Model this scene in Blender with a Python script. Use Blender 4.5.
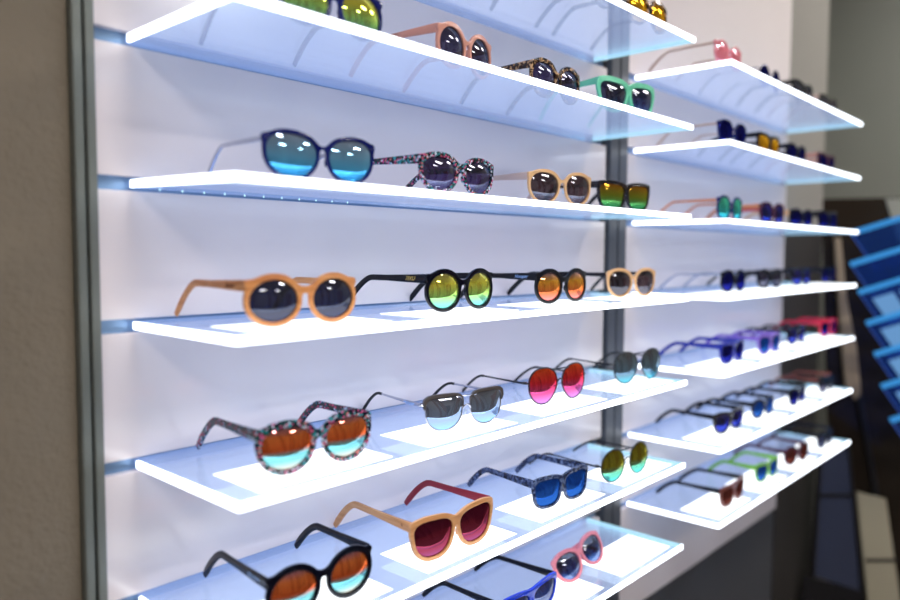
import bpy, bmesh, math, random
import numpy as np
from mathutils import Vector, Matrix
random.seed(4)
for o in list(bpy.data.objects): bpy.data.objects.remove(o)
SC = bpy.context.scene; COL = SC.collection
Z0 = 1.87                                   # height of the topmost shelf of the near display above the floor

# ------------------------------------------------------------------ camera
CAM = (-0.3556, -0.7838, Z0 - 0.3717)
R_ = Vector((0.676, -0.7369, 0.0046)); U_ = Vector((0.0428, 0.0455, 0.9981)); F_ = Vector((0.7356, 0.6745, -0.0622))
cd = bpy.data.cameras.new('camera'); cam = bpy.data.objects.new('camera', cd); COL.objects.link(cam)
cam.matrix_world = Matrix(((R_.x, U_.x, -F_.x, CAM[0]), (R_.y, U_.y, -F_.y, CAM[1]), (R_.z, U_.z, -F_.z, CAM[2]), (0, 0, 0, 1)))
cd.sensor_width = 36; cd.lens = 747.25 / 900 * 36; cd.clip_start = 0.02; cd.clip_end = 50
cd.dof.use_dof = True; cd.dof.focus_distance = 1.0; cd.dof.aperture_fstop = 1.9
SC.camera = cam
# ------------------------------------------------------------------ world, lights, exposure
W = bpy.data.worlds.new('world'); SC.world = W; W.use_nodes = True
W.node_tree.nodes['Background'].inputs[0].default_value = (0.85, 0.88, 1.0, 1); W.node_tree.nodes['Background'].inputs[1].default_value = 0.25
LAMP_POWER = 54.0          # emission of the ceiling fittings
EDGE_POWER = 3.6          # emission of the lit shelf edges
PATCH_POWER = 1.8         # emission of the light squares in the shelves
SC.view_settings.view_transform = 'Standard'; SC.view_settings.look = 'None'
SC.view_settings.exposure = 0.2; SC.view_settings.gamma = 1.0; SC.view_settings.use_curve_mapping = False

# ------------------------------------------------------------------ materials
def S(r, g, b):
    f = lambda c: (c/255/12.92) if c/255 <= 0.04045 else ((c/255+0.055)/1.055)**2.4
    return (f(r), f(g), f(b), 1)
def newmat(n):
    m = bpy.data.materials.new(n); m.use_nodes = True
    nt = m.node_tree; nt.nodes.clear()
    out = nt.nodes.new('ShaderNodeOutputMaterial'); return m, nt, out
def L(nt, a, b): nt.links.new(a, b)
def pbsdf(nt, col, rough=.4, metal=0, spec=.5):
    b = nt.nodes.new('ShaderNodeBsdfPrincipled')
    b.inputs['Base Color'].default_value = col; b.inputs['Roughness'].default_value = rough
    b.inputs['Metallic'].default_value = metal; b.inputs['Specular IOR Level'].default_value = spec
    return b
def solid(n, col, rough=.4, metal=0, spec=.5, noise=0, nscale=40, bump=0, bscale=200, coord='Object'):
    m, nt, out = newmat(n); b = pbsdf(nt, col, rough, metal, spec); L(nt, b.outputs[0], out.inputs[0])
    tc = nt.nodes.new('ShaderNodeTexCoord')
    nz = nt.nodes.new('ShaderNodeTexNoise'); nz.inputs['Scale'].default_value = nscale; nz.inputs['Detail'].default_value = 4
    L(nt, tc.outputs[coord], nz.inputs['Vector'])
    mx = nt.nodes.new('ShaderNodeMix'); mx.data_type = 'RGBA'; mx.blend_type = 'MULTIPLY'; mx.inputs[0].default_value = noise
    mx.inputs[6].default_value = col; L(nt, nz.outputs['Fac'], mx.inputs[7]); L(nt, mx.outputs[2], b.inputs['Base Color'])
    if bump:
        n2 = nt.nodes.new('ShaderNodeTexNoise'); n2.inputs['Scale'].default_value = bscale; n2.inputs['Detail'].default_value = 5
        L(nt, tc.outputs[coord], n2.inputs['Vector'])
        bp = nt.nodes.new('ShaderNodeBump'); bp.inputs['Strength'].default_value = bump; bp.inputs['Distance'].default_value = .004
        L(nt, n2.outputs['Fac'], bp.inputs['Height']); L(nt, bp.outputs[0], b.inputs['Normal'])
    return m
def emit(n, col, s):
    m, nt, out = newmat(n); e = nt.nodes.new('ShaderNodeEmission'); e.inputs[0].default_value = col; e.inputs[1].default_value = s
    L(nt, e.outputs[0], out.inputs[0]); return m
def glass_sheet(n, tint, glow, haze, hazecol, gl=.9):
    # clear acrylic sheet: mostly see-through, a little milky, glossy by Fresnel, faint light of its own from the edge feed
    m, nt, out = newmat(n)
    t = nt.nodes.new('ShaderNodeBsdfTransparent'); t.inputs[0].default_value = tint
    d = nt.nodes.new('ShaderNodeBsdfTranslucent'); d.inputs[0].default_value = hazecol
    d2 = nt.nodes.new('ShaderNodeBsdfDiffuse'); d2.inputs[0].default_value = hazecol
    a = nt.nodes.new('ShaderNodeMixShader'); a.inputs[0].default_value = .5; L(nt, d.outputs[0], a.inputs[1]); L(nt, d2.outputs[0], a.inputs[2])
    b = nt.nodes.new('ShaderNodeMixShader'); L(nt, t.outputs[0], b.inputs[1]); L(nt, a.outputs[0], b.inputs[2])
    tc = nt.nodes.new('ShaderNodeTexCoord'); mp = nt.nodes.new('ShaderNodeMapping'); mp.inputs['Scale'].default_value = (1, 6, 1)
    nz = nt.nodes.new('ShaderNodeTexNoise'); nz.inputs['Scale'].default_value = 14; nz.inputs['Detail'].default_value = 6
    L(nt, tc.outputs['Object'], mp.inputs[0]); L(nt, mp.outputs[0], nz.inputs['Vector'])
    mr = nt.nodes.new('ShaderNodeMapRange'); mr.inputs[3].default_value = haze*.7; mr.inputs[4].default_value = haze*1.3
    L(nt, nz.outputs['Fac'], mr.inputs[0]); L(nt, mr.outputs[0], b.inputs[0])
    g = nt.nodes.new('ShaderNodeBsdfGlossy'); g.inputs['Roughness'].default_value = .03; g.inputs[0].default_value = (gl, gl, gl, 1)
    fr = nt.nodes.new('ShaderNodeFresnel'); fr.inputs[0].default_value = 1.45
    fm = nt.nodes.new('ShaderNodeMath'); fm.operation = 'MULTIPLY'; fm.inputs[1].default_value = .45; L(nt, fr.outputs[0], fm.inputs[0])
    c = nt.nodes.new('ShaderNodeMixShader'); L(nt, fm.outputs[0], c.inputs[0]); L(nt, b.outputs[0], c.inputs[1]); L(nt, g.outputs[0], c.inputs[2])
    e = nt.nodes.new('ShaderNodeEmission'); e.inputs[0].default_value = glow; e.inputs[1].default_value = 1
    ad = nt.nodes.new('ShaderNodeAddShader'); L(nt, c.outputs[0], ad.inputs[0]); L(nt, e.outputs[0], ad.inputs[1])
    L(nt, ad.outputs[0], out.inputs[0]); return m
def ramp(nt, stops, interp='LINEAR'):
    r = nt.nodes.new('ShaderNodeValToRGB'); r.color_ramp.interpolation = interp
    el = r.color_ramp.elements
    while len(el) < len(stops): el.new(.5)
    for e, (p, c) in zip(el, stops): e.position = p; e.color = c
    return r
def lens_mat(n, stops, mirror, body=(.02, .02, .03, 1), see=.15, rough=.01):
    # coated lens: tint plus painted shelf reflection in mirrored ones, bottom (0) to top (1)
    m, nt, out = newmat(n)
    tc = nt.nodes.new('ShaderNodeTexCoord'); sp = nt.nodes.new('ShaderNodeSeparateXYZ'); L(nt, tc.outputs['Generated'], sp.inputs[0])
    r = ramp(nt, stops); L(nt, sp.outputs[2], r.inputs[0])
    g = nt.nodes.new('ShaderNodeBsdfGlossy'); g.inputs['Roughness'].default_value = rough; L(nt, r.outputs[0], g.inputs[0])
    d = nt.nodes.new('ShaderNodeBsdfDiffuse'); d.inputs[0].default_value = body
    L(nt, r.outputs[0], d.inputs[0]) if mirror > .5 else None
    t = nt.nodes.new('ShaderNodeBsdfTransparent'); gm = nt.nodes.new('ShaderNodeGamma'); gm.inputs[1].default_value = .5
    L(nt, r.outputs[0], gm.inputs[0]); L(nt, gm.outputs[0], t.inputs[0])      # two surfaces: each takes half of the tint
    if mirror < .3:
        for l in list(g.inputs[0].links): nt.links.remove(l)
        g.inputs[0].default_value = (.85, .85, .95, 1)
    a = nt.nodes.new('ShaderNodeMixShader'); a.inputs[0].default_value = see; L(nt, d.outputs[0], a.inputs[1]); L(nt, t.outputs[0], a.inputs[2])
    b = nt.nodes.new('ShaderNodeMixShader'); b.inputs[0].default_value = mirror; L(nt, a.outputs[0], b.inputs[1]); L(nt, g.outputs[0], b.inputs[2])
    L(nt, b.outputs[0], out.inputs[0]); return m
def pattern(n, stops, scale, kind='noise', rough=.18, interp='LINEAR', stretch=(1, 1, 1), detail=3):
    m, nt, out = newmat(n); b = pbsdf(nt, (1, 1, 1, 1), rough); L(nt, b.outputs[0], out.inputs[0])
    tc = nt.nodes.new('ShaderNodeTexCoord'); mp = nt.nodes.new('ShaderNodeMapping'); mp.inputs['Scale'].default_value = stretch
    L(nt, tc.outputs['Object'], mp.inputs[0])
    r = ramp(nt, stops, interp)
    if kind == 'voronoi':
        v = nt.nodes.new('ShaderNodeTexVoronoi'); v.inputs['Scale'].default_value = scale; L(nt, mp.outputs[0], v.inputs['Vector'])
        sp = nt.nodes.new('ShaderNodeSeparateColor'); L(nt, v.outputs['Color'], sp.inputs[0]); L(nt, sp.outputs[0], r.inputs[0])
    else:
        v = nt.nodes.new('ShaderNodeTexNoise'); v.inputs['Scale'].default_value = scale; v.inputs['Detail'].default_value = detail
        v.inputs['Distortion'].default_value = .6; L(nt, mp.outputs[0], v.inputs['Vector']); L(nt, v.outputs['Fac'], r.inputs[0])
    L(nt, r.outputs[0], b.inputs['Base Color']); return m

M = {}
M['panel'] = solid('white_gloss_panel', S(238, 226, 226), .16, spec=.6, noise=.06, nscale=3)
M['rail'] = solid('rail_aluminium', S(120, 150, 185), .35, .5)
M['post'] = solid('post_grey', S(120, 124, 118), .4, .3, noise=.1)
M['post_dark'] = solid('post_dark_grey', S(88, 92, 100), .4, .2, noise=.1)
M['black'] = solid('black_gap', S(12, 12, 14), .6)
M['plaster'] = solid('plaster_wall', S(132, 121, 106), .9, spec=.15, noise=.25, nscale=6, bump=.55, bscale=110)
M['wall'] = solid('painted_wall', S(150, 146, 140), .85, spec=.2, noise=.1, nscale=2)
M['endwall'] = solid('end_wall_paint', S(150, 152, 144), .85, spec=.2, noise=.1, nscale=2)
M['ceiling'] = solid('ceiling_paint', S(205, 203, 198), .9)
M['floor'] = solid('floor_boards', S(92, 78, 66), .35, noise=.5, nscale=5)
M['brown'] = solid('brown_column_paint', S(110, 72, 56), .7, noise=.3, nscale=4)
M['lowwall'] = solid('low_grey_wall', S(80, 82, 88), .5, noise=.2, nscale=3)
M['lamp'] = emit('lamp_diffuser', (1, .97, .93, 1), LAMP_POWER)
M['edge'] = emit('lit_edge', (.88, .93, 1, 1), EDGE_POWER)
M['edge_far'] = emit('lit_edge_cyan', (.45, .82, .9, 1), 1.0)
M['patch'] = emit('light_square', (.92, .96, 1, 1), PATCH_POWER)
M['glass'] = glass_sheet('acrylic_sheet', (.84, .92, 1, 1), (.06, .072, .115, 1), .15, (.80, .86, 1, 1))
M['led'] = emit('led_dot', (.6, .95, 1, 1), 1.3)

# ------------------------------------------------------------------ object helpers
def tag(o, label=None, cat=None, group=None, kind=None):
    if label: o['label'] = label
    if cat: o['category'] = cat
    if group: o['group'] = group
    if kind: o['kind'] = kind
    return o
def empty(name, loc=(0, 0, 0), rot=(0, 0, 0)):
    o = bpy.data.objects.new(name, None); o.empty_display_size = .02; COL.objects.link(o); o.location = loc; o.rotation_euler = rot; return o
def link(name, me, mat, parent=None, smooth=False):
    o = bpy.data.objects.new(name, me); COL.objects.link(o)
    if mat: me.materials.clear(); me.materials.append(mat)
    if smooth:
        for p in me.polygons: p.use_smooth = True
        me.set_sharp_from_angle(angle=math.radians(40))
    if parent: o.parent = parent
    return o
class MB:
    def __init__(s): s.bm = bmesh.new()
    def box(s, x0, x1, y0, y1, z0, z1, mat=None, bev=0):
        vs = [s.bm.verts.new((x, y, z)) for x in (x0, x1) for y in (y0, y1) for z in (z0, z1)]
        if mat is not None:
            for v in vs: v.co = mat @ v.co
        F = [(0, 1, 3, 2), (4, 6, 7, 5), (0, 4, 5, 1), (2, 3, 7, 6), (0, 2, 6, 4), (1, 5, 7, 3)]
        fs = [s.bm.faces.new([vs[i] for i in f]) for f in F]
        if bev:
            es = list({e for f in fs for e in f.edges})
            bmesh.ops.bevel(s.bm, geom=es, offset=bev, segments=2, affect='EDGES')
        return s
    def tube(s, pts, rads, n=10, closed=False, flat=None, up=None):
        # sweep an ellipse (ra, rb) along pts; flat: list of (ra, rb)
        pts = [Vector(p) for p in pts]; m = len(pts); rings = []
        for i, p in enumerate(pts):
            a = pts[(i-1) % m] if (closed or i > 0) else p; b = pts[(i+1) % m] if (closed or i < m-1) else p
            t = (b-a).normalized(); u0 = Vector(up) if up else Vector((0, 1, 0))
            if abs(t.dot(u0)) > .95: u0 = Vector((0, 0, 1)) if abs(t.z) < .9 else Vector((1, 0, 0))
            sd = t.cross(u0).normalized(); u = sd.cross(t).normalized()
            ra, rb = flat[i] if flat else (rads if not hasattr(rads, '__len__') else rads[i],)*2
            rg = []
            for k in range(n):
                th = 2*math.pi*k/n; c, q = math.cos(th), math.sin(th)
                if flat: c = math.copysign(abs(c)**.55, c); q = math.copysign(abs(q)**.55, q)
                rg.append(s.bm.verts.new(p + sd*ra*c + u*rb*q))
            rings.append(rg)
        for i in range(m if closed else m-1):
            A, B = rings[i], rings[(i+1) % m]
            for k in range(n): s.bm.faces.new((A[k], A[(k+1) % n], B[(k+1) % n], B[k]))
        if not closed:
            s.bm.faces.new(rings[0][::-1]); s.bm.faces.new(rings[-1])
        return s
    def ball(s, c, r, sx=1, sy=1, sz=1):
        g = bmesh.ops.create_uvsphere(s.bm, u_segments=10, v_segments=7, radius=r)
        for v in g['verts']: v.co = Vector((v.co.x*sx + c[0], v.co.y*sy + c[1], v.co.z*sz + c[2]))
        return s
    def xf(s, f):
        for v in s.bm.verts: v.co = Vector(f(v.co))
        return s
    def build(s, name, mat, parent=None, smooth=False):
        bmesh.ops.recalc_face_normals(s.bm, faces=s.bm.faces)
        me = bpy.data.meshes.new(name); s.bm.to_mesh(me); s.bm.free(); return link(name, me, mat, parent, smooth)

# ------------------------------------------------------------------ the setting
M['lowdark'] = solid('dark_lower_wall', S(58, 55, 54), .5, noise=.2, nscale=3)
H = 0.15                                            # pitch of the shelves
PX0, PX1, QX0, QX1 = -0.034, 0.955, 1.037, 1.990    # near and far back panels
def level(u, k): return Z0 - (0.0066 if u == 2 else 0) - k*H
def backpanel(name, x0, x1, u):
    m = MB(); g = .0075
    tops = [Z0 + 1.05] + [level(u, k) - g for k in range(7)]
    bots = [level(u, k) + g for k in range(7)] + [Z0 - 1.15]
    for t, b in zip(tops, bots): m.box(x0, x1, 0, .018, b, t, bev=.0008)
    return tag(m.build(name, M['panel']), kind='structure')
backpanel('wall_panel_near', PX0, PX1, 1); backpanel('wall_panel_far', QX0, QX1, 2)
for x0, x1, u, nm in ((PX0, PX1, 1, 'near'), (QX0, QX1, 2, 'far')):
    m = MB()
    for k in range(7):
        z = level(u, k); m.box(x0+.001, x1-.001, .010, .0175, z-.0074, z+.0074)
    tag(m.build('trim_slot_rails_' + nm, M['rail']), kind='structure')
tag(MB().box(-2.6, PX0-.0235, .004, .10, 0, 2.95).build('wall_left_plaster', M['plaster']), kind='structure')
tag(MB().box(PX0-.0235, 2.36, .0185, .10, 0, 2.95).box(1.9905, 2.36, .004, .0184, Z0-.30, 2.95).build('wall_back', M['wall']), kind='structure')
tag(MB().box(1.9905, 2.36, .002, .0184, 0, Z0-.3005).build('wall_back_dark', M['lowdark']), kind='structure')  # lower part of this wall stretch, coloured darker grey
tag(MB().box(PX0, QX1, .006, .018, 0, Z0-1.152).build('wall_back_lower', M['lowwall']), kind='structure')  # wall below the panels, coloured a darker grey
tag(MB().box(3.3, 3.4, -4, 1.6, 0, 2.95).build('wall_end', M['endwall']), kind='structure')
tag(MB().box(2.26, 2.36, .1, 1.6, 0, 2.95).build('wall_return', M['wall']), kind='structure')
tag(MB().box(2.26, 3.4, 1.6, 1.7, 0, 2.95).build('wall_alcove', M['wall']), kind='structure')
tag(MB().box(-2.6, 3.4, -4.1, -4, 0, 2.95).build('wall_front', M['wall']), kind='structure')
tag(MB().box(-2.7, -2.6, -4.1, .1, 0, 2.95).build('wall_left', M['wall']), kind='structure')
tag(MB().box(-2.7, 3.4, -4.1, 1.7, -.05, 0).build('floor', M['floor']), kind='structure')
tag(MB().box(-2.7, 3.4, -4.1, 1.7, 2.95, 3.0).build('ceiling', M['ceiling']), kind='structure')
tag(MB().box(-1.6, -1.1, -4, -3.5, 0, 2.95).box(.5, .9, -4, -3.6, 0, 2.95).build('trim_columns', M['brown']), kind='structure')
t = tag(empty('tall_cabinet', (3.05, -2.3, 0)), 'tall brown cabinet across the shop, out of view, added for the lenses to reflect', 'cabinet')  # unseen cabinet, added to give the lenses something to reflect
MB().box(-.2, .24, -.5, .5, .08, 2.2).build('body', M['brown'], t)
for q in (-.49, .01): MB().box(-.225, -.202, q, q+.48, .1, 2.18, bev=.003).build('door', M['brown'], t)
MB().box(-.2, .24, -.5, .5, 0, .08).build('plinth', M['black'], t)
tag(MB().box(1.5, 2.2, -4, -3.96, 0, 2.1).build('door_1', M['black']), kind='structure')  # dark doorway out of view, added for the lenses to reflect
tag(MB().box(1.25, 1.45, -3.2, -2.8, 0, 2.95).build('trim_pillar', M['brown']), kind='structure')  # unseen pillar, added for the lens reflections
for i, (x, y) in enumerate([(-1.6, -1.3), (-1.6, -2.9), (.1, -1.3), (.1, -2.9), (1.8, -1.5), (1.8, -3.0), (2.7, -.8)]):  # last lamp is added out of view to brighten the end wall
    t = tag(empty('ceiling_lamp', (x, y, 2.948)), 'oblong ceiling lamp out of view over the shop floor', 'lamp', 'ceiling lamps')
    MB().box(-.32, .32, -.09, .09, -.03, 0).build('lamp_housing', M['ceiling'], t)
    MB().box(-.30, .30, -.075, .075, -.036, -.0305).build('lamp_diffuser', M['lamp'], t)

def post(name, x0, x1, mat, label, slot=.005):
    t = tag(empty(name, (0, 0, 0)), label, 'post')
    w = (x1-x0-slot)/2
    MB().box(x0, x0+w, -.006, .0185, 0, 2.94, bev=.001).build('upright', mat, t)
    MB().box(x1-w, x1, -.006, .0185, 0, 2.94, bev=.001).build('upright', mat, t)
    MB().box(x0+w, x1-w, .004, .0184, 0, 2.94).build('slot', M['black'], t)
    return t
post('aluminium_post', -.0565, -.0350, M['post'], 'pale grey slotted metal upright beside the rough plaster wall on the left', .003)
post('aluminium_post', .962, 1.030, M['post_dark'], 'dark grey slotted metal upright between the near and the far shelf bays', .004)

# ------------------------------------------------------------------ lit shelves
D, T = .2026, .008
TILT = .027                                          # the third near shelf sags a little at the front
ORD = ['topmost', 'second', 'third', 'fourth', 'fifth', 'sixth', 'lowest']
def shelf(u, k, x0, x1):
    z = level(u, k); bay = 'near left bay' if u == 1 else 'far right bay'
    lab = '%s edge-lit acrylic shelf %s in the %s' % (ORD[k], 'from the top' if 0 < k < 6 else 'of seven', bay)
    t = tag(empty('glass_shelf', (x0, 0, z), (TILT if (u, k) == (1, 2) else 0, 0, 0)), lab, 'shelf', 'lit shelves of the ' + bay)
    Lx = x1-x0; e = .003; zz = T/2
    MB().box(e, Lx-e, -D+e, .009, -zz, zz).build('acrylic_sheet', M['glass'], t)
    m = MB().box(0, Lx, -D, -D+e*.95, -zz, zz).box(0, e*.95, -D+e, -.001, -zz, zz)
    m.build('lit_edge', M['edge'], t, False)
    MB().box(Lx-e*.95, Lx, -D+e, -.001, -zz, zz).build('side_edge', M['edge_far'], t)
    if k >= 3:
        for j in range(4):
            a = .03 + .2265*j*(Lx/.9055)
            MB().box(a, a+.17, -.19, -.107, zz+.0002, zz+.0009).build('light_square', M['patch'], t)
    if u == 1 and k == 2:
        for i in range(11): MB().ball((.03+i*.026, -.006, -zz-.0008), .0009).build('led', M['led'], t)
    return t
UX0, UX1, VX0, VX1 = 0, .9055, 1.0644, 1.9788
for k in range(7): shelf(1, k, UX0, UX1); shelf(2, k, VX0, VX1)

# ------------------------------------------------------------------ spectacle frames
def spow(v, e): return math.copysign(abs(v)**e, v)
def lens_shape(kind, sx, sz, n=72):
    # outline of the right-hand lens (x grows outward), centre 0,0
    P = dict(round=(.0260, .0215, 2.0, 2.0, 0, 0), panto=(.0262, .0210, 2.3, 2.1, .10, .02), wayfarer=(.0272, .0195, 3.2, 2.5, .17, .05),
             square=(.0278, .0190, 3.6, 3.0, .12, .03), cat=(.0272, .0205, 2.4, 2.1, .10, .06), aviator=(.0278, .0240, 2.25, 2.15, .06, .03),
             club=(.0265, .0212, 4.2, 2.1, .06, .0))[kind]
    a, b, nt_, nb, tp, lift = P; pts = []
    for i in range(n):
        th = 2*math.pi*i/n; c, s_ = math.cos(th), math.sin(th); e = 2/(nt_ if s_ > 0 else nb)
        x = a*spow(c, e); z = b*spow(s_, e)
        x *= 1 + tp*z/b; z += lift*x*(1 if z > 0 else .3)
        if kind == 'aviator' and z < 0 and x < 0: x *= 1 + .20*z/b
        pts.append((x*sx, z*sz))
    return pts
def polydist(px, pz, poly):
    A = np.array(poly); B = np.roll(A, -1, 0); d = np.full(px.shape, 1e9); ins = np.zeros(px.shape, bool)
    for (ax, az), (bx, bz) in zip(A, B):
        ex, ez = bx-ax, bz-az; wx, wz = px-ax, pz-az
        t = np.clip((wx*ex+wz*ez)/(ex*ex+ez*ez+1e-18), 0, 1); d = np.minimum(d, (wx-ex*t)**2+(wz-ez*t)**2)
        c = ((az > pz) != (bz > pz)) & (px < ex*(pz-az)/((bz-az) if bz != az else 1e-12)+ax); ins ^= c
    return np.where(ins, -1, 1)*np.sqrt(d)
def segdist(px, pz, a, b, r):
    ex, ez = b[0]-a[0], b[1]-a[1]; wx, wz = px-a[0], pz-a[1]
    t = np.clip((wx*ex+wz*ez)/(ex*ex+ez*ez), 0, 1); return np.sqrt((wx-ex*t)**2+(wz-ez*t)**2)-r
def smin(a, b, k):
    h = np.clip(.5+.5*(b-a)/k, 0, 1); return b*(1-h)+a*h-k*h*(1-h)
def contour(F, xs, zs):
    seg = {}
    nx, nz = F.shape
    def ip(i, j, i2, j2):
        t = F[i, j]/(F[i, j]-F[i2, j2]); return (xs[i]+(xs[i2]-xs[i])*t, zs[j]+(zs[j2]-zs[j])*t)
    neg = F < 0; segs = []; mixed = (neg[:-1, :-1].astype(int)+neg[1:, :-1]+neg[1:, 1:]+neg[:-1, 1:]); I, J = np.where((mixed > 0) & (mixed < 4))
    for i, j in zip(I, J):
        c = [(i, j), (i+1, j), (i+1, j+1), (i, j+1)]; cr = []
        for q in range(4):
            a, b = c[q], c[(q+1) % 4]
            if neg[a] != neg[b]: cr.append((min(a, b), max(a, b)))
        for q in range(0, len(cr)-1, 2): segs.append((cr[q], cr[q+1]))
    adj = {}
    for a, b in segs: adj.setdefault(a, []).append(b); adj.setdefault(b, []).append(a)
    loops = []; seen = set()
    for s0 in adj:
        if s0 in seen: continue
        lp = [s0]; seen.add(s0); cur = s0
        while True:
            nx_ = [v for v in adj[cur] if v not in seen]
            if not nx_: break
            cur = nx_[0]; seen.add(cur); lp.append(cur)
        loops.append([ip(*a, *b) for a, b in lp])
    lp = max(loops, key=len)
    for _ in range(2): lp = [((lp[i-1][0]+2*lp[i][0]+lp[(i+1) % len(lp)][0])/4, (lp[i-1][1]+2*lp[i][1]+lp[(i+1) % len(lp)][1])/4) for i in range(len(lp))]
    return lp[::2]
CURV = .85
def wrap(v, cz=0): return (v[0], v[1] + CURV*v[0]*v[0], v[2])
def front_mesh(kind, R, cx, cz, rim, brow, thick, keyhole, W, hz, flick):
    xs = np.arange(-W-.004, W+.005, .0009); zs = np.arange(-.004, cz*2+.014, .0009)
    X, Z = np.meshgrid(xs, zs, indexing='ij')
    right = [(cx+x, cz+z) for x, z in R]; left = [(-x, z) for x, z in right]
    up = np.clip((Z-cz)/.02, 0, 1); r = rim + brow*up
    f = np.minimum(polydist(X, Z, right), polydist(X, Z, left)) - r
    zb = cz + .0105
    if kind in ('wayfarer', 'square'): zb = cz + .0150; keyhole *= 1.35
    f = smin(f, segdist(X, Z, (-cx*.3, zb), (cx*.3, zb), keyhole), .006)
    for sg in (-1, 1):
        f = smin(f, segdist(X, Z, (sg*(cx+.016), hz+.001), (sg*(W-.004), hz+(.001+flick)), .0042), .004)
    out = contour(f, xs, zs)
    cu = bpy.data.curves.new('c', 'CURVE'); cu.dimensions = '2D'; cu.fill_mode = 'BOTH'
    cu.extrude = thick/2-.0007; cu.bevel_depth = .0007; cu.bevel_resolution = 1; cu.offset = -.0007
    for lp in (out, right, left):
        sp = cu.splines.new('POLY'); sp.points.add(len(lp)-1)
        for p, (x, z) in zip(sp.points, lp): p.co = (x, z, 0, 1)
        sp.use_cyclic_u = True
    o = bpy.data.objects.new('c', cu); COL.objects.link(o)
    bpy.context.view_layer.update()
    me = bpy.data.meshes.new_from_object(o.evaluated_get(bpy.context.evaluated_depsgraph_get()))
    bpy.data.objects.remove(o); bpy.data.curves.remove(cu)
    zmin = min(v.co.y for v in me.vertices)
    for v in me.vertices: v.co = wrap((v.co.x, -v.co.z, v.co.y))
    bm = bmesh.new(); bm.from_mesh(me); bmesh.ops.remove_doubles(bm, verts=bm.verts, dist=1e-6)
    bmesh.ops.recalc_face_normals(bm, faces=bm.faces); bm.to_mesh(me); bm.free()
    return me, zmin
def lens_mesh(R, cx, cz, side, bulge=.0060, th=.0014, grow=1.012):
    m = MB(); n = len(R); K = 7; bm = m.bm
    for back in (0, 1):
        c = bm.verts.new((side*cx, -bulge+back*th, cz)); prev = None
        for k in range(1, K+1):
            q = k/K; rg = [bm.verts.new((side*(cx+x*q*grow), -bulge*(1-q*q)+back*th, cz+z*q*grow)) for x, z in R]
            for i in range(n):
                j = (i+1) % n
                bm.faces.new((c, rg[i], rg[j]) if prev is None else (prev[i], rg[i], rg[j], prev[j]))
            prev = rg
        if back: 
            for i in range(n): bm.faces.new((first[i], first[(i+1) % n], prev[(i+1) % n], prev[i]))
        first = prev
    m.xf(wrap); return m
TXT = {}
def text_mesh(s, size, depth=.0001, shear=.35):
    cu = bpy.data.curves.new('t', 'FONT'); cu.body = s; cu.size = size; cu.extrude = depth; cu.shear = shear; cu.align_x = 'CENTER'; cu.align_y = 'CENTER'
    o = bpy.data.objects.new('t', cu); COL.objects.link(o); bpy.context.view_layer.update()
    me = bpy.data.meshes.new_from_object(o.evaluated_get(bpy.context.evaluated_depsgraph_get()))
    bpy.data.objects.remove(o); bpy.data.curves.remove(cu); return me
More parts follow.
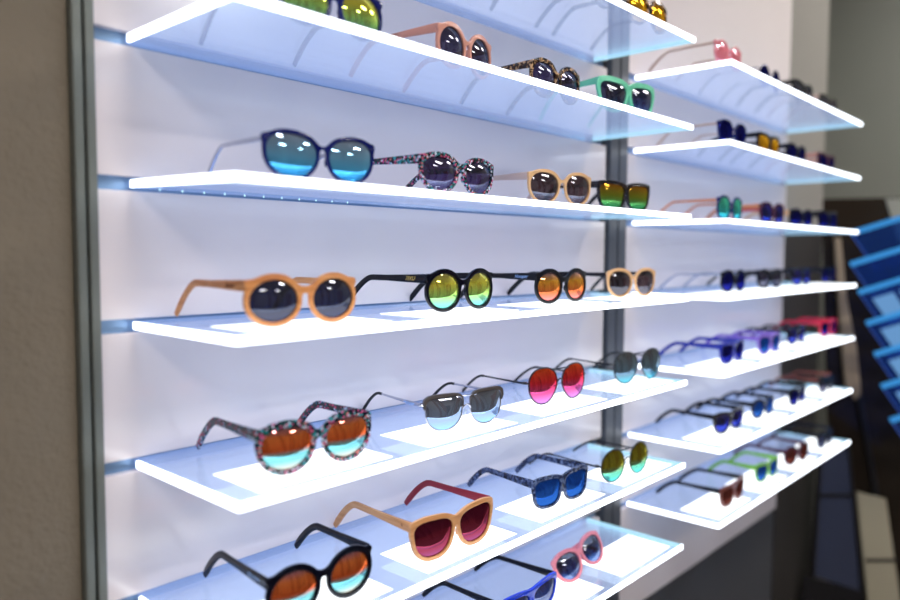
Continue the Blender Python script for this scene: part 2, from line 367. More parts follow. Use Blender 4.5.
def glasses(pose, z, label, group, kind='panto', frame='black', temple=None, lens='dark', style='plastic', inner=None, rim=.0042, brow=.0018,
            keyhole=.0033, thick=.0042, tip=None, logo=None, logocol='gold', flick=.001, lean=0, roll=0, folded=False, browbar=None, hzf=.78, tth=.0045, xtip=.0595, rivet=None, name='sunglasses'):
    x, y, yaw, s, h, tl = pose
    s = min(max(s, .94), 1.07); h = min(max(h*s, .046), .056); tl = min(max(tl, .13), .155)*s
    y = min(max(y, -.172), -.140) if not folded else y
    tl = min(tl, -y-.003)
    yaw = max(min(yaw, .14), -.16)
    t = tag(empty(name, (x, y, z), (-lean, roll, yaw)), label, 'sunglasses', group)
    metal = style in ('metal', 'club')
    rm = rim if not metal else .0011
    base = lens_shape(kind, 1, 1); hh = max(p[1] for p in base)-min(p[1] for p in base)
    sz = (h-2*rm-(0 if metal else brow))/hh
    R = lens_shape(kind, s*(1.0 if not metal else 1.06), sz); lo = -min(p[1] for p in R)
    cx = .0348*s*(1.0 if not metal else 1.02); cz = rm + lo + .0002
    outer = max(p[0] for p in R)+cx
    if kind in ('wayfarer', 'square'): hzf = .84
    W = outer + (.0045 if not metal else .0065); hz = h*hzf
    FM = M[frame]; TM = M[temple or frame]
    zoff = 0
    if not metal:
        me, zmin = front_mesh(kind, R, cx, cz, rm, brow, thick, keyhole*1.0, W, hz, flick)
        zoff = -zmin + .0001
        for v in me.vertices: v.co.z += zoff
        fr = link('front_frame', me, FM, t, True)
    else:
        m = MB()
        for sg in (-1, 1):
            lp = [wrap((sg*(cx+a), 0, cz+b)) for a, b in R]
            m.tube(lp, .0011, 8, True)
            m.tube([wrap((sg*(outer-.001), 0, hz)), wrap((sg*(W-.001), .001, hz)), (sg*W, .0045+CURV*W*W, hz)], .0013, 8)
        zb = cz+.006
        inn = cx+min(p[0] for p in R)
        m.tube([wrap((-inn-.0006, 0, zb-.004)), (-inn*.6, -.001, zb), (0, -.0012, zb+.0016), (inn*.6, -.001, zb), wrap((inn+.0006, 0, zb-.004))], .0012, 8)
        if browbar == 'double' or kind == 'aviator':
            top = cz+max(p[1] for p in R)*.80
            m.tube([wrap((-cx*.62, 0, top+.0005)), (-cx*.3, -.001, top+.0012), (cx*.3, -.001, top+.0012), wrap((cx*.62, 0, top+.0005))], .0011, 8)
        fr = m.build('front_frame', FM, t, True)
        if style == 'club':
            for sg in (-1, 1):
                m = MB(); up = [(a, b) for a, b in R if b > .004]
                up.sort(key=lambda p: p[0]); n = len(up); bm = m.bm; rows = []
                for i, (a, b) in enumerate(up):
                    q = i/(n-1); hgt = .0022 + .0035*q; xo = a*(1.03)
                    fr4 = [bm.verts.new(wrap((sg*(cx+xo*(1+.10*q*kk)), yy, cz+b-.0012+kk*hgt))) for kk in (0, 1) for yy in (-.0022, .0012)]
                    rows.append(fr4)
                for A, B in zip(rows, rows[1:]):
                    for q in ((0, 1), (1, 3), (3, 2), (2, 0)): bm.faces.new((A[q[0]], A[q[1]], B[q[1]], B[q[0]]))
                bm.faces.new([rows[0][i] for i in (0, 1, 3, 2)]); bm.faces.new([rows[-1][i] for i in (0, 2, 3, 1)])
                m.build('brow_bar', M['brow_grey'], t, True)
    for sg in (-1, 1):
        m = lens_mesh(R, cx, cz+zoff, sg); m.build('lens', M[lens], t, True)
    # nose pads
    for sg in (-1, 1):
        inn = cx+min(p[0] for p in R)
        m = MB()
        if metal:
            m.tube([(sg*(inn+.0004), .0006, cz-.001), (sg*inn*.8, .004, cz-.001), (sg*inn*.72, .0062, cz-.003)], .0005, 6)
            m.build('pad_arm', FM, t, True); m = MB()
            m.ball((sg*inn*.66, .0072, cz-.0045), .0022, .55, .8, 1.6).build('nose_pad', M['pad'], t, True)
        else:
            m.ball((sg*(inn-.0012), .003, cz-.003+zoff), .0026, .7, 1.0, 1.9).build('nose_pad', M['pad'] if frame in ('peach', 'tan_metal') else FM, t, True)
    # temples
    yh = (thick/2 if not metal else .004) + CURV*W*W - .0006
    for sg in (-1, 1):
        tm = TM if not (inner and sg > 0) else M[inner]
        if folded:
            yy = yh+.004 + (.006 if sg > 0 else 0)
            pts = [(sg*(W-.003), yh, hz), (sg*(W-.006), yy, hz), (-sg*W*.25, yy, hz-.001), (-sg*W*.62, yy, hz-.012), (-sg*W*.8, yy, hz-.024)]
            MB().tube(pts, 0, 10, flat=[(.0035, .0016)]*5).build('temple', tm, t, True); continue
        xh, xt = W-.0022, xtip*s
        pts = []; fl = []; N = 22
        bend = tl-.034*s
        hb, hm, he = (.0058, .0038, .0042) if not metal else (.0016, .0013, .0021)
        if metal and style == 'club': hb, hm = .0026, .0014
        hb *= tth/.0045; hm *= max(tth/.0045, .6); he *= max(tth/.0045, .8)
        zt = he*1.05 + .0004
        for i in range(N+1):
            q = i/N; Y = yh + (tl-yh)*q
            xx = xh+(xt-xh)*q**1.3
            if Y < bend-.012: zz = hz
            else:
                w_ = (Y-(bend-.012))/(tl-(bend-.012)); zz = hz-(hz-zt)*(w_**1.5)
            hv = hb+(hm-hb)*min(q*2.2, 1) if q < .75 else hm+(he-hm)*(q-.75)/.25
            if i == N: hv *= .75
            pts.append((sg*xx, Y, zz)); fl.append((hv, .0016 if not metal else .0008))
        up = (1, 0, 0)
        if metal:
            c = 14
            tp = MB().tube(pts[:c+1], 0, 10, flat=fl[:c+1], up=up).build('temple', tm, t, True)
            MB().tube(pts[c:], 0, 10, flat=[(max(a, .0016)*1.15, .0016) for a, b in fl[c:]], up=up).build('temple_tip', M[tip or 'black'], tp, True)
        else:
            tp = MB().tube(pts, 0, 12, flat=fl, up=up).build('temple', tm, t, True)
            if inner and sg < 0:
                MB().tube([(p[0]+.0014, p[1], p[2]) for p in pts], 0, 10, flat=[(a*.96, .0006) for a, b in fl], up=up).build('inner_veneer', M[inner], tp, True)
        MB().box(sg*(W-.0055)-.0014, sg*(W-.0055)+.0014, yh-.0005, yh+.0065, hz-.002, hz+.002, bev=.0004).build('hinge', M['steel'], tp)
        if rivet:
            MB().ball(wrap((sg*(W-.0045), -thick/2-.0002, hz+.001)), .0008, 1, .5, 1).build('rivet', M['steel'], fr, True)
        if logo and sg < 0:
            me = text_mesh(logo, .0072 if logo != 'R' else .005, shear=.35 if logo != 'R' else 0); a = Vector((0, -1, 0)); b = Vector((0, 0, 1)); c_ = Vector((-1, 0, 0))
            yl = yh+.024 if logo != 'R' else yh + .014
            q = (yl-yh)/(tl-yh); xl = xh+(xt-xh)*q**1.3+.0019
            mm = Matrix(((a.x, b.x, c_.x, -xl), (a.y, b.y, c_.y, yl), (a.z, b.z, c_.z, hz), (0, 0, 0, 1))); me.transform(mm)
            link('logo', me, M[logocol], tp)
    return t

BLK = S(0, 0, 0)
M['black_frame'] = solid('black_acetate', S(4, 6, 20), .14, spec=.3); M['black'] = M['black']
M['navy'] = solid('navy_acetate', S(14, 24, 92), .16); M['matte_black'] = solid('matte_black', S(8, 10, 18), .35, spec=.3)
M['blue'] = solid('royal_blue', S(16, 56, 200), .2); M['blue_violet'] = solid('blue_violet', S(30, 40, 150), .25)
M['mint'] = solid('mint_acetate', S(110, 205, 165), .25); M['pink'] = solid('pink_acetate', S(236, 140, 152), .2)
M['rose_tan'] = solid('rose_tan', S(205, 140, 120), .3); M['peach'] = solid('peach_acetate', S(226, 178, 128), .25); M['tan_metal'] = solid('pale_wood_temple', S(205, 175, 160), .35)
M['purple'] = solid('violet_acetate', S(128, 96, 190), .25); M['red'] = solid('red_acetate', S(205, 30, 60), .25); M['green'] = solid('green_acetate', S(112, 178, 40), .25)
M['maroon'] = solid('maroon_acetate', S(74, 24, 46), .25); M['brown_red'] = solid('brown_red', S(112, 50, 36), .3); M['orange_wood'] = solid('orange_wood', S(214, 130, 84), .35)
M['darkred'] = solid('dark_red_veneer', S(140, 22, 40), .4)
M['silver'] = solid('silver_metal', S(190, 192, 205), .22, 1); M['steel'] = solid('steel', S(170, 170, 178), .25, 1); M['brow_grey'] = solid('brow_grey', S(112, 104, 100), .3, .6)
M['black_metal'] = solid('black_metal', S(18, 20, 28), .3, .3); M['gold'] = solid('gold_print', S(225, 195, 110), .35, .3); M['white_print'] = solid('pale_print', S(150, 185, 240), .4); M['brown_print'] = solid('brown_print', S(110, 50, 30), .6)
M['pad'] = solid('clear_pad', S(205, 220, 235), .15)
M['wood'] = pattern('bamboo', [(.25, S(186, 112, 62)), (.5, S(212, 142, 84)), (.75, S(224, 162, 106))], 60, rough=.38, stretch=(.3, .3, 3))
M['wood_light'] = pattern('pale_bamboo', [(.25, S(192, 130, 78)), (.5, S(214, 154, 100)), (.75, S(222, 170, 122))], 60, rough=.4, stretch=(.3, .3, 3))
fl = [(0, S(18, 22, 34)), (.30, S(60, 150, 160)), (.42, S(20, 24, 40)), (.56, S(200, 80, 130)), (.64, S(28, 90, 80)), (.74, S(205, 205, 225)), (.84, S(24, 28, 60)), (.94, S(220, 120, 120))]
M['floral'] = pattern('floral_print', fl, 460, 'voronoi', interp='CONSTANT')
M['floral_dark'] = pattern('dark_floral_print', [(0, S(14, 16, 30)), (.45, S(40, 100, 120)), (.55, S(14, 16, 30)), (.72, S(190, 60, 100)), (.82, S(16, 18, 34)), (.93, S(170, 180, 210))], 460, 'voronoi', interp='CONSTANT')
M['tortoise'] = pattern('tortoiseshell', [(.40, S(20, 12, 10)), (.52, S(58, 34, 20)), (.60, S(190, 150, 110))], 150)
M['dark_tortoise'] = pattern('dark_tortoiseshell', [(.45, S(12, 12, 18)), (.62, S(54, 46, 44))], 150)
M['blue_marble'] = pattern('blue_marbled', [(.40, S(14, 20, 44)), (.5, S(48, 62, 100)), (.64, S(100, 116, 150))], 170, detail=5)
# lenses: bottom .. top; lower stops of mirrored ones carry painted shelf reflections
M['dark'] = lens_mat('dark_lens', [(0, S(110, 105, 150)), (1, S(60, 48, 62))], .10, see=.75)
M['violet_dark'] = lens_mat('violet_lens', [(0, S(120, 100, 180)), (1, S(70, 50, 80))], .12, see=.7)
M['brownlens'] = lens_mat('brown_lens', [(0, S(130, 105, 110)), (1, S(92, 62, 58))], .12, see=.75)
M['navy_lens'] = lens_mat('navy_lens', [(0, S(40, 90, 190)), (.4, S(44, 62, 120)), (1, S(36, 46, 84))], .08, see=.45)
M['blue_mirror'] = lens_mat('blue_mirror_lens', [(0, S(70, 190, 250)), (.3, S(90, 180, 220)), (1, S(150, 160, 180))], .62)
M['blue_lens'] = lens_mat('blue_lens', [(0, S(56, 120, 210)), (1, S(32, 76, 150))], .32, (.01, .05, .25, 1), .5)
M['yellow_mirror'] = lens_mat('yellow_mirror_lens', [(0, S(120, 220, 225)), (.35, S(170, 225, 120)), (.7, S(230, 220, 80)), (1, S(190, 180, 110))], .75)
M['amber_mirror'] = lens_mat('amber_mirror_lens', [(0, S(240, 170, 30)), (1, S(220, 160, 40))], .7)
M['orange_mirror'] = lens_mat('orange_mirror_lens', [(0, S(230, 210, 190)), (.22, S(130, 200, 205)), (.38, S(120, 190, 190)), (.5, S(226, 100, 50)), (.8, S(225, 120, 60)), (1, S(150, 110, 130))], .7)
M['orange_mirror2'] = lens_mat('orange_pink_mirror_lens', [(0, S(250, 150, 150)), (.3, S(240, 120, 70)), (.7, S(240, 170, 60)), (1, S(150, 120, 140))], .72)
M['silver_mirror'] = lens_mat('silver_mirror_lens', [(0, S(150, 200, 250)), (.3, S(150, 170, 200)), (1, S(140, 140, 150))], .8)
M['grey_mirror'] = lens_mat('grey_blue_mirror_lens', [(0, S(90, 190, 210)), (.3, S(110, 140, 160)), (1, S(110, 110, 110))], .75)
M['red_mirror'] = lens_mat('red_mirror_lens', [(0, S(196, 140, 220)), (.3, S(205, 84, 140)), (.6, S(230, 50, 60)), (1, S(240, 90, 40))], .75)
M['green_mirror'] = lens_mat('green_gold_mirror_lens', [(0, S(90, 210, 210)), (.3, S(110, 190, 150)), (.5, S(160, 150, 50)), (1, S(120, 110, 40))], .75)
M['greenamber'] = lens_mat('green_amber_mirror_lens', [(0, S(60, 190, 110)), (.5, S(120, 130, 40)), (1, S(150, 90, 30))], .6)
M['teal_mirror'] = lens_mat('teal_mirror_lens', [(0, S(60, 200, 210)), (1, S(90, 210, 160))], .75)
M['burgundy'] = lens_mat('burgundy_lens', [(0, S(200, 110, 170)), (.25, S(190, 80, 110)), (.6, S(150, 50, 60)), (1, S(60, 20, 30))], .38, (.06, .005, .015, 1), .4)
M['violet_mirror'] = lens_mat('violet_mirror_lens', [(0, S(60, 90, 230)), (1, S(70, 50, 190))], .5)
M['deepblue'] = lens_mat('deep_blue_lens', [(0, S(50, 60, 210)), (1, S(20, 16, 70))], .35, (.005, .005, .05, 1), .3)
M['pink_lens'] = lens_mat('pink_lens', [(0, S(250, 130, 140)), (1, S(235, 110, 125))], .2, (.8, .2, .25, 1), .3)
M['rust'] = lens_mat('rust_lens', [(0, S(120, 60, 50)), (1, S(90, 36, 30))], .35, (.08, .02, .015, 1), .15)
M['navy_grad'] = lens_mat('navy_gradient_lens', [(0, S(100, 150, 230)), (.4, S(40, 60, 120)), (1, S(24, 26, 50))], .15, see=.8)

POSE = {  # x, y, yaw, size, height, temple reach of each pair, measured on its shelf
    '1_0_3': (0.8076, -0.1712, -0.0608, 1.0567, 0.0608, 0.1400),
    '1_1_0': (0.1362, -0.1543, 0.1206, 0.9631, 0.0490, 0.1557),
    '1_1_1': (0.3636, -0.1512, 0.1615, 0.9255, 0.0593, 0.1562),
    '1_1_2': (0.5800, -0.1367, 0.0296, 0.9967, 0.0585, 0.1463),
    '1_1_3': (0.7465, -0.1638, -0.2462, 1.0362, 0.0563, 0.1339),
    '1_2_0': (0.1195, -0.1788, -0.1529, 1.0683, 0.0435, 0.1161),
    '1_2_1': (0.3286, -0.1820, 0.0421, 1.0729, 0.0448, 0.1506),
    '1_2_2': (0.5769, -0.1517, -0.1641, 1.0223, 0.0496, 0.1400),
    '1_2_3': (0.7678, -0.1501, -0.1427, 1.0116, 0.0480, 0.1400),
    '1_3_0': (0.1038, -0.1627, -0.0135, 1.0478, 0.0504, 0.1443),
    '1_3_1': (0.3597, -0.1502, 0.0698, 1.0715, 0.0505, 0.1536),
    '1_3_2': (0.5842, -0.1529, 0.0278, 1.0644, 0.0485, 0.1531),
    '1_3_3': (0.8037, -0.1480, -0.1308, 1.0114, 0.0491, 0.1400),
    '1_4_0': (0.1168, -0.1666, -0.0624, 1.1213, 0.0510, 0.1349),
    '1_4_1': (0.3581, -0.1587, -0.1423, 0.9903, 0.0462, 0.1787),
    '1_4_2': (0.5819, -0.1496, -0.0683, 1.0217, 0.0509, 0.1474),
    '1_4_3': (0.8287, -0.1496, -0.1043, 1.0560, 0.0511, 0.1476),
    '1_5_0': (0.1205, -0.1683, -0.0611, 1.0132, 0.0540, 0.1467),
    '1_5_1': (0.3316, -0.1642, -0.0372, 1.0295, 0.0522, 0.1522),
    '1_5_2': (0.5699, -0.1654, -0.0817, 0.9468, 0.0510, 0.1515),
    '1_5_3': (0.7512, -0.1792, -0.0698, 1.0768, 0.0512, 0.1488),
    '1_6_2': (0.4964, -0.1635, 0.0189, 1.0326, 0.0448, 0.1507),
    '2_0_0': (1.1267, -0.1890, 0.0043, 1.0046, 0.0470, 0.1413),
    '2_0_1': (1.3925, -0.1585, 0.0031, 1.0083, 0.0512, 0.1400),
    '2_0_2': (1.6002, -0.1651, -0.0104, 1.0121, 0.0523, 0.1400),
    '2_0_3': (1.8180, -0.1621, -0.0182, 1.0104, 0.0518, 0.1400),
    '2_1_0': (1.1578, -0.1824, -0.0366, 1.0022, 0.0491, 0.1400),
    '2_1_1': (1.3603, -0.1768, 0.0111, 0.9964, 0.0479, 0.1400),
    '2_1_2': (1.5431, -0.1753, -0.0130, 0.9900, 0.0451, 0.1400),
    '2_1_3': (1.7822, -0.1811, -0.0159, 0.9953, 0.0471, 0.1400),
    '2_2_0': (1.1814, -0.1618, 0.0161, 1.0071, 0.0514, 0.1400),
    '2_2_1': (1.4260, -0.1615, -0.0521, 1.0091, 0.0510, 0.1400),
    '2_2_2': (1.6529, -0.1543, -0.0953, 1.0003, 0.0476, 0.1400),
    '2_2_3': (1.8567, -0.1591, -0.0552, 1.0083, 0.0509, 0.1400),
    '2_3_0': (1.2477, -0.1468, 0.0044, 1.0082, 0.0475, 0.1438),
    '2_3_1': (1.4851, -0.1388, -0.0955, 0.9795, 0.0479, 0.1351),
    '2_3_2': (1.6978, -0.1448, -0.0214, 0.9966, 0.0476, 0.1400),
    '2_3_3': (1.9324, -0.1448, 0.0044, 0.9923, 0.0465, 0.1400),
    '2_4_0': (1.2192, -0.1604, 0.0385, 1.0034, 0.0468, 0.1443),
    '2_4_1': (1.4286, -0.1634, -0.0098, 0.9961, 0.0472, 0.1400),
    '2_4_2': (1.6744, -0.1453, -0.0053, 0.9966, 0.0477, 0.1400),
    '2_4_3': (1.9243, -0.1520, -0.0398, 1.0004, 0.0486, 0.1400),
    '2_5_0': (1.2242, -0.1553, -0.0586, 1.0055, 0.0467, 0.1431),
    '2_5_1': (1.4244, -0.1552, -0.0173, 0.9951, 0.0473, 0.1410),
    '2_5_2': (1.6387, -0.1644, 0.0273, 0.9890, 0.0459, 0.1400),
    '2_5_3': (1.8822, -0.1643, -0.0054, 0.9883, 0.0451, 0.1400),
    '2_6_0': (1.2133, -0.1717, 0.0387, 1.0056, 0.0451, 0.1474),
    '2_6_1': (1.4335, -0.1651, -0.0526, 0.9234, 0.0450, 0.1293),
    '2_6_2': (1.6294, -0.1696, -0.1225, 1.0058, 0.0483, 0.1400),
    '2_6_3': (1.8598, -0.1806, -0.0069, 0.9873, 0.0450, 0.1400),
}

G1 = 'sunglasses on the near shelves'; G2 = 'sunglasses on the far shelves'
def put(key, label, **kw):
    u, k, j = (int(c) for c in key.split('_')); pose = list(POSE[key])
    z = level(u, k)+.005+(.0002 if k >= 3 else -.0008)
    if (u, k) == (1, 2): kw['lean'] = -TILT; z += math.sin(TILT)*min(max(pose[1], -.172), -.140) + .0001
    glasses(pose, z, label, None, **kw)
POSE['1_0_2'] = (.628, -.165, .0, 1.0, .050, .145)
POSE['1_0_3'] = (.808, -.165, .0, 1.04, .052, .145)
for k_, h_ in (('1_4_2', .056), ('1_4_3', .056), ('1_4_0', .052), ('1_5_1', .055), ('1_5_0', .055)):
    v = list(POSE[k_]); v[4] = h_; v[3] = max(v[3], 1.0); POSE[k_] = tuple(v)
POSE['1_5_1'] = (.325, -.171, -.045, 1.07, .054, .155)
POSE['1_2_0'] = (.124, -.166, -.10, 1.0, .050, .145); POSE['1_1_0'] = (.142, -.165, .0, 1.05, .052, .15)
put('1_0_2', 'dark framed sunglasses on the topmost near shelf, cut off by the top of the picture', kind='wayfarer', frame='black_frame', lens='dark')
put('1_0_3', 'dark tortoiseshell sunglasses with yellow mirrored lenses at the right end of the topmost near shelf', kind='panto', frame='tortoise', temple='dark_tortoise', lens='amber_mirror')
put('1_1_0', 'navy-black round sunglasses with yellow-green mirrored lenses at the left end of the second near shelf', kind='round', frame='navy', temple='maroon', lens='yellow_mirror')
put('1_1_1', 'rose-tan round-lens sunglasses with dark lenses beside the tortoiseshell pair on the second near shelf', kind='round', frame='rose_tan', lens='dark', keyhole=.0022)
put('1_1_2', 'speckled tortoiseshell sunglasses with violet-dark lenses between the rose-tan and the mint pair', kind='panto', frame='tortoise', lens='violet_dark')
put('1_1_3', 'mint green chunky sunglasses with navy lenses at the right end of the second near shelf', kind='wayfarer', frame='mint', lens='navy_grad', rim=.0055, brow=.003)
put('1_2_0', 'navy rimmed cat-eye sunglasses with light blue mirrored lenses and thin metal temples', kind='cat', frame='navy', temple='silver', lens='blue_mirror', rim=.0032, brow=.001, style='plastic', keyhole=.0012, rivet=True, tth=.0018)
put('1_2_1', 'flower-print round sunglasses with dark gradient lenses on the third near shelf', kind='panto', frame='floral', lens='violet_dark')
put('1_2_2', 'peach sunglasses with brown lenses between the flower-print and the dark square pair', kind='panto', frame='peach', temple='tan_metal', lens='brownlens', rim=.0032, keyhole=.0018)
put('1_2_3', 'dark square sunglasses with green and amber mirrored lenses in front of the dark post', kind='square', frame='dark_tortoise', lens='greenamber', rim=.0036)
put('1_3_0', 'honey bamboo round sunglasses with navy lenses at the left end of the fourth near shelf', kind='round', frame='wood', lens='navy_lens', logo='Jasper', logocol='brown_print', rim=.0046)
put('1_3_1', 'black round sunglasses with yellow-green mirrored lenses and gold lettering on the temple', kind='round', frame='black_frame', lens='yellow_mirror', logo='7IXU')
put('1_3_2', 'matte black round sunglasses with orange mirrored lenses and pale script on the temple', kind='round', frame='matte_black', lens='orange_mirror2', logo='Hooper', logocol='white_print')
put('1_3_3', 'peach half-metal sunglasses with brown lenses at the right end of the fourth near shelf', kind='cat', frame='peach', temple='black_metal', lens='brownlens', rim=.0030, keyhole=.0013, brow=.002, tth=.003)
put('1_4_0', 'flower-print sunglasses with orange mirrored lenses at the left end of the fifth near shelf', kind='panto', frame='floral', temple='floral_dark', lens='orange_mirror', rim=.0046, brow=.003, tth=.0052)
put('1_4_1', 'grey brow-bar sunglasses with silver mirrored lenses and silver temples with black tips', kind='club', frame='silver', lens='silver_mirror', style='club', browbar='double', logo='Hooper', logocol='white_print')
put('1_4_2', 'thin black metal aviator sunglasses with red mirrored lenses', kind='aviator', frame='black_metal', lens='red_mirror', style='metal', hzf=.62)
put('1_4_3', 'metal aviator sunglasses with grey-blue mirrored lenses at the right end of the fifth near shelf', kind='aviator', frame='black_metal', lens='grey_mirror', style='metal', hzf=.64)
put('1_5_0', 'black round sunglasses with orange and turquoise mirrored lenses, leftmost on the sixth near shelf', kind='round', frame='black_frame', lens='orange_mirror', logo='Hooper', logocol='white_print', rim=.0046, tth=.0052)
put('1_5_1', 'pale bamboo square-shouldered sunglasses with burgundy lenses and red inner temples', kind='wayfarer', frame='wood_light', lens='burgundy', inner='darkred', logo='R', logocol='brown_print', rim=.0045, keyhole=.0036, tth=.0052)
put('1_5_2', 'blue-grey marbled square sunglasses with blue lenses on the sixth near shelf', kind='square', frame='blue_marble', lens='blue_lens', rim=.0036, tth=.0052)
put('1_5_3', 'round black wire sunglasses with green-gold mirrored lenses, rightmost on the sixth near shelf', kind='round', frame='black_metal', lens='green_mirror', style='metal', browbar='double', hzf=.56)
put('1_6_2', 'bright blue sunglasses with dark temples at the lower edge of the picture', kind='wayfarer', frame='blue', temple='black_frame', lens='navy_grad', rim=.0045)
glasses((.680, -.144, .017, 1.03, .049, .14), level(1, 6)+T/2+.0050, 'pink sunglasses with navy gradient lenses leaning back on the lowest near shelf', None, kind='cat', frame='pink', lens='navy_grad', lean=.50, roll=-.10, folded=True, rim=.0046)
# far bay
put('2_0_0', 'coral pink lensed sunglasses with thin pale temples at the left of the topmost far shelf', kind='round', frame='pink', temple='tan_metal', lens='pink_lens', rim=.002, tth=.002, keyhole=.0016)
put('2_0_1', 'small dark sunglasses second from the left on the topmost far shelf', kind='round', frame='silver', lens='deepblue', style='metal')
put('2_0_2', 'black chunky sunglasses third from the left on the topmost far shelf', kind='wayfarer', frame='black_frame', lens='dark')
put('2_0_3', 'dark sunglasses with beige temples at the right end of the topmost far shelf', kind='wayfarer', frame='dark_tortoise', temple='tan_metal', lens='dark')
put('2_1_0', 'dark navy lensed sunglasses with pale thin temples at the left of the second far shelf', kind='panto', frame='navy', temple='tan_metal', lens='deepblue', rim=.002, keyhole=.0015, tth=.002)
put('2_1_1', 'black sunglasses with bright yellow mirrored lenses on the second far shelf', kind='wayfarer', frame='black_frame', lens='amber_mirror')
put('2_1_2', 'dark navy sunglasses third from the left on the second far shelf', kind='panto', frame='black_frame', lens='deepblue')
put('2_1_3', 'dark sunglasses with salmon temples at the right end of the second far shelf', kind='wayfarer', frame='maroon', temple='rose_tan', lens='deepblue')
put('2_2_0', 'round sunglasses with teal green mirrored lenses at the left of the third far shelf', kind='round', frame='navy', temple='orange_wood', lens='teal_mirror', rim=.0025, tth=.0025, keyhole=.0016)
put('2_2_1', 'maroon sunglasses with orange and red temples on the third far shelf', kind='panto', frame='maroon', temple='orange_wood', inner='red', lens='violet_mirror')
put('2_2_2', 'dark sunglasses with blue lenses and peach temples, third on the third far shelf', kind='panto', frame='black_frame', temple='peach', lens='deepblue')
put('2_2_3', 'dark sunglasses at the right end of the third far shelf', kind='wayfarer', frame='black_frame', lens='deepblue')
put('2_3_0', 'dark round sunglasses with thin metal temples, leftmost on the fourth far shelf', kind='round', frame='black_frame', temple='silver', lens='deepblue', tth=.002, rim=.003)
put('2_3_1', 'black sunglasses second from the left on the fourth far shelf', kind='round', frame='black_frame', lens='dark')
put('2_3_2', 'dark navy sunglasses with blue reflecting lenses, third from the left on the fourth far shelf', kind='panto', frame='black_frame', lens='violet_mirror')
put('2_3_3', 'black square sunglasses at the right end of the fourth far shelf', kind='wayfarer', frame='black_frame', lens='deepblue')
put('2_4_0', 'navy blue chunky sunglasses at the left of the fifth far shelf', kind='wayfarer', frame='blue_violet', lens='deepblue', rim=.005)
put('2_4_1', 'violet sunglasses with blue mirrored lenses on the fifth far shelf', kind='wayfarer', frame='purple', temple='purple', lens='blue_lens')
put('2_4_2', 'black sunglasses between the violet and the red pair on the fifth far shelf', kind='panto', frame='black_frame', lens='violet_mirror')
put('2_4_3', 'red sunglasses at the right end of the fifth far shelf', kind='wayfarer', frame='red', lens='deepblue', rim=.005)
put('2_5_0', 'dark sunglasses with blue-violet mirrored lenses at the left of the sixth far shelf', kind='wayfarer', frame='dark_tortoise', temple='black_frame', lens='violet_mirror')
put('2_5_1', 'black sunglasses with blue lenses, second from the left on the sixth far shelf', kind='panto', frame='black_frame', lens='blue_lens')
put('2_5_2', 'black sunglasses with dark lenses, third from the left on the sixth far shelf', kind='wayfarer', frame='black_frame', lens='deepblue')
put('2_5_3', 'black sunglasses with brown temples at the right end of the sixth far shelf', kind='wayfarer', frame='black_frame', temple='brown_red', lens='dark')
put('2_6_0', 'red-brown fronted sunglasses with black temples at the left of the lowest far shelf', kind='wayfarer', frame='brown_red', temple='black_frame', lens='rust', rim=.0048)
put('2_6_1', 'green sunglasses with blue mirrored lenses on the lowest far shelf', kind='wayfarer', frame='green', lens='blue_lens')
put('2_6_2', 'maroon sunglasses third from the left on the lowest far shelf', kind='panto', frame='maroon', lens='rust')
put('2_6_3', 'dark sunglasses at the right end of the lowest far shelf', kind='wayfarer', frame='black_frame', lens='navy_lens')

# ------------------------------------------------------------------ right of the far bay
M['darkpane'] = solid('dark_bronze_pane', S(40, 34, 28), .12, spec=.35, noise=.3, nscale=3)
M['tan_strip'] = solid('tan_frame', S(150, 132, 108), .5); M['darkframe'] = solid('dark_metal_frame', S(34, 34, 38), .35, .3)
M['beige'] = solid('beige_board', S(176, 168, 146), .6, noise=.2, nscale=6); M['slate'] = solid('slate_pane', S(58, 64, 84), .2, spec=.4)
def cam_pt(px, py, d): return Vector(CAM) + (F_ + R_*((px-450)/747.25) - U_*((py-300)/747.25))*d
def prism(name, quad, d, mat, parent=None, th=.012):
    # a flat board with its own thickness, standing upright in the alcove
    m = MB(); fr = [cam_pt(x, y, dd) for (x, y), dd in zip(quad, d if hasattr(d, '__len__') else [d]*len(quad))]
    n = (fr[1]-fr[0]).cross(fr[-1]-fr[0]).normalized()
    if n.dot(F_) < 0: n = -n
    A = [m.bm.verts.new(p) for p in fr]; B = [m.bm.verts.new(p+n*th) for p in fr]; k = len(A)
    m.bm.faces.new(A); m.bm.faces.new(B[::-1])
    for i in range(k): m.bm.faces.new((A[i], A[(i+1) % k], B[(i+1) % k], B[i]))
    if parent:
        off = Vector(parent.location); m.xf(lambda v: v-off)
    return m.build(name, mat, parent)
t = tag(empty('leaning_mirror', (2.35, 0, 0)), 'tall dark bronze mirror with tan frame strip leaning right of the far bay', 'mirror')
prism('mirror_pane', [(823, 199), (975, 196), (1010, 760), (838, 760)], 2.52, M['darkpane'], t)
prism('tan_frame_strip', [(835, 238), (841, 238), (847, 300), (857, 350), (861, 393), (856, 400), (846, 385), (839, 300)], 2.50, M['tan_strip'], t)
prism('thin_frame_strip', [(858, 398), (863, 395), (904, 640), (899, 640)], 2.505, M['darkframe'], t)
prism('bright_frame_edge', [(843, 440), (846, 440), (853, 520), (851, 520)], 2.49, M['tan_strip'], t, .004)
prism('grey_backing', [(886, 199), (975, 197), (975, 330), (898, 240)], 2.515, M['endwall'], t, .004)
t = tag(empty('beige_board', (2.35, -.1, 0)), 'beige board with a dark seam standing at the foot of the dark mirror', 'board')
prism('board_face', [(857, 492), (886, 499), (906, 640), (872, 640)], 2.47, M['beige'], t)
prism('seam', [(866, 559), (897, 559), (898, 562), (866, 562)], 2.467, M['darkframe'], t, .002)
t = tag(empty('framed_pane', (2.2, 0, 0)), 'narrow slate-blue glazed frame standing low between the far bay and the beige board', 'panel')
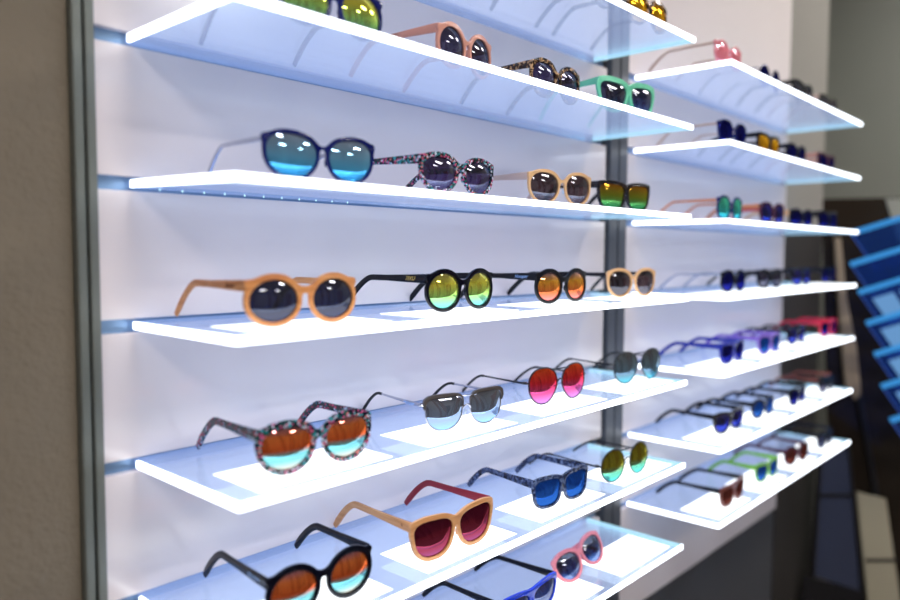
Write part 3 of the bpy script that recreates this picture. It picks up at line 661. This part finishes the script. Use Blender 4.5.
prism('glass_pane', [(822, 452), (848, 448), (862, 592), (814, 576)], 2.455, M['slate'], t)
prism('frame_bar', [(819, 452), (823, 452), (815, 578), (811, 578)], 2.45, M['darkframe'], t, .01)
prism('frame_bar', [(848, 446), (851, 446), (865, 594), (861, 594)], 2.45, M['darkframe'], t, .01)
prism('frame_bar', [(818, 494), (852, 494), (853, 497), (818, 497)], 2.45, M['darkframe'], t, .01)
prism('frame_bar', [(805, 576), (864, 592), (866, 640), (795, 640)], 2.45, M['darkframe'], t, .01)
# mirror reflection of lit shelves, built as solid blue tilted shelves
M['blue_glass'] = glass_sheet('reflected_blue_acrylic', (.25, .42, .75, 1), (.002, .006, .02, 1), .10, (.15, .25, .5, 1))
M['blue_edge'] = emit('reflected_lit_edge', (.06, .36, .85, 1), .7); M['blue_edge_dim'] = emit('reflected_lit_edge_dim', (.05, .12, .5, 1), .55)
M['blue_patch'] = emit('reflected_light_square', (.20, .45, .85, 1), .6)
cs = [(850, 233), (850, 264), (858, 292), (866, 323), (874, 354), (881, 386), (890, 420)]
nm = ['highest', 'second', 'third', 'fourth', 'fifth', 'sixth', 'lowest']
for i, (px, py) in enumerate(cs):
    c = cam_pt(px, py, 2.30); a = cam_pt(px+72, py-22, 2.22); b = cam_pt(px+26, py+37, 2.42); d_ = a + (b-c)
    t = tag(empty('reflected_shelf', c), '%s of the seven blue-lit shelf reflections built as solid tilted shelves by the mirror' % nm[i], 'shelf', 'blue shelf reflections')
    ex = (a-c); ey = (b-c); n = ex.cross(ey).normalized(); n = n if n.dot(Vector(CAM)-c) > 0 else -n
    def slab(name, u0, u1, v0, v1, lo, hi, mat):
        m = MB(); vs = []
        for u in (u0, u1):
            for v in (v0, v1):
                for w in (lo, hi): vs.append(m.bm.verts.new(ex*u+ey*v+n*w))
        for f in [(0, 1, 3, 2), (4, 6, 7, 5), (0, 4, 5, 1), (2, 3, 7, 6), (0, 2, 6, 4), (1, 5, 7, 3)]: m.bm.faces.new([vs[q] for q in f])
        return m.build(name, mat, t)
    slab('acrylic_sheet', .02, 1, .03, 1, -.006, .006, M['blue_glass'])
    slab('lit_edge', 0, 1, 0, .028, -.0075, .0075, M['blue_edge']); slab('side_edge', 0, .019, .03, 1, -.006, .006, M['blue_edge_dim'])
    if i > 1:
        slab('light_square', .12, .42, .2, .85, .0062, .007, M['blue_patch']); slab('light_square', .5, .8, .2, .85, .0062, .007, M['blue_patch'])
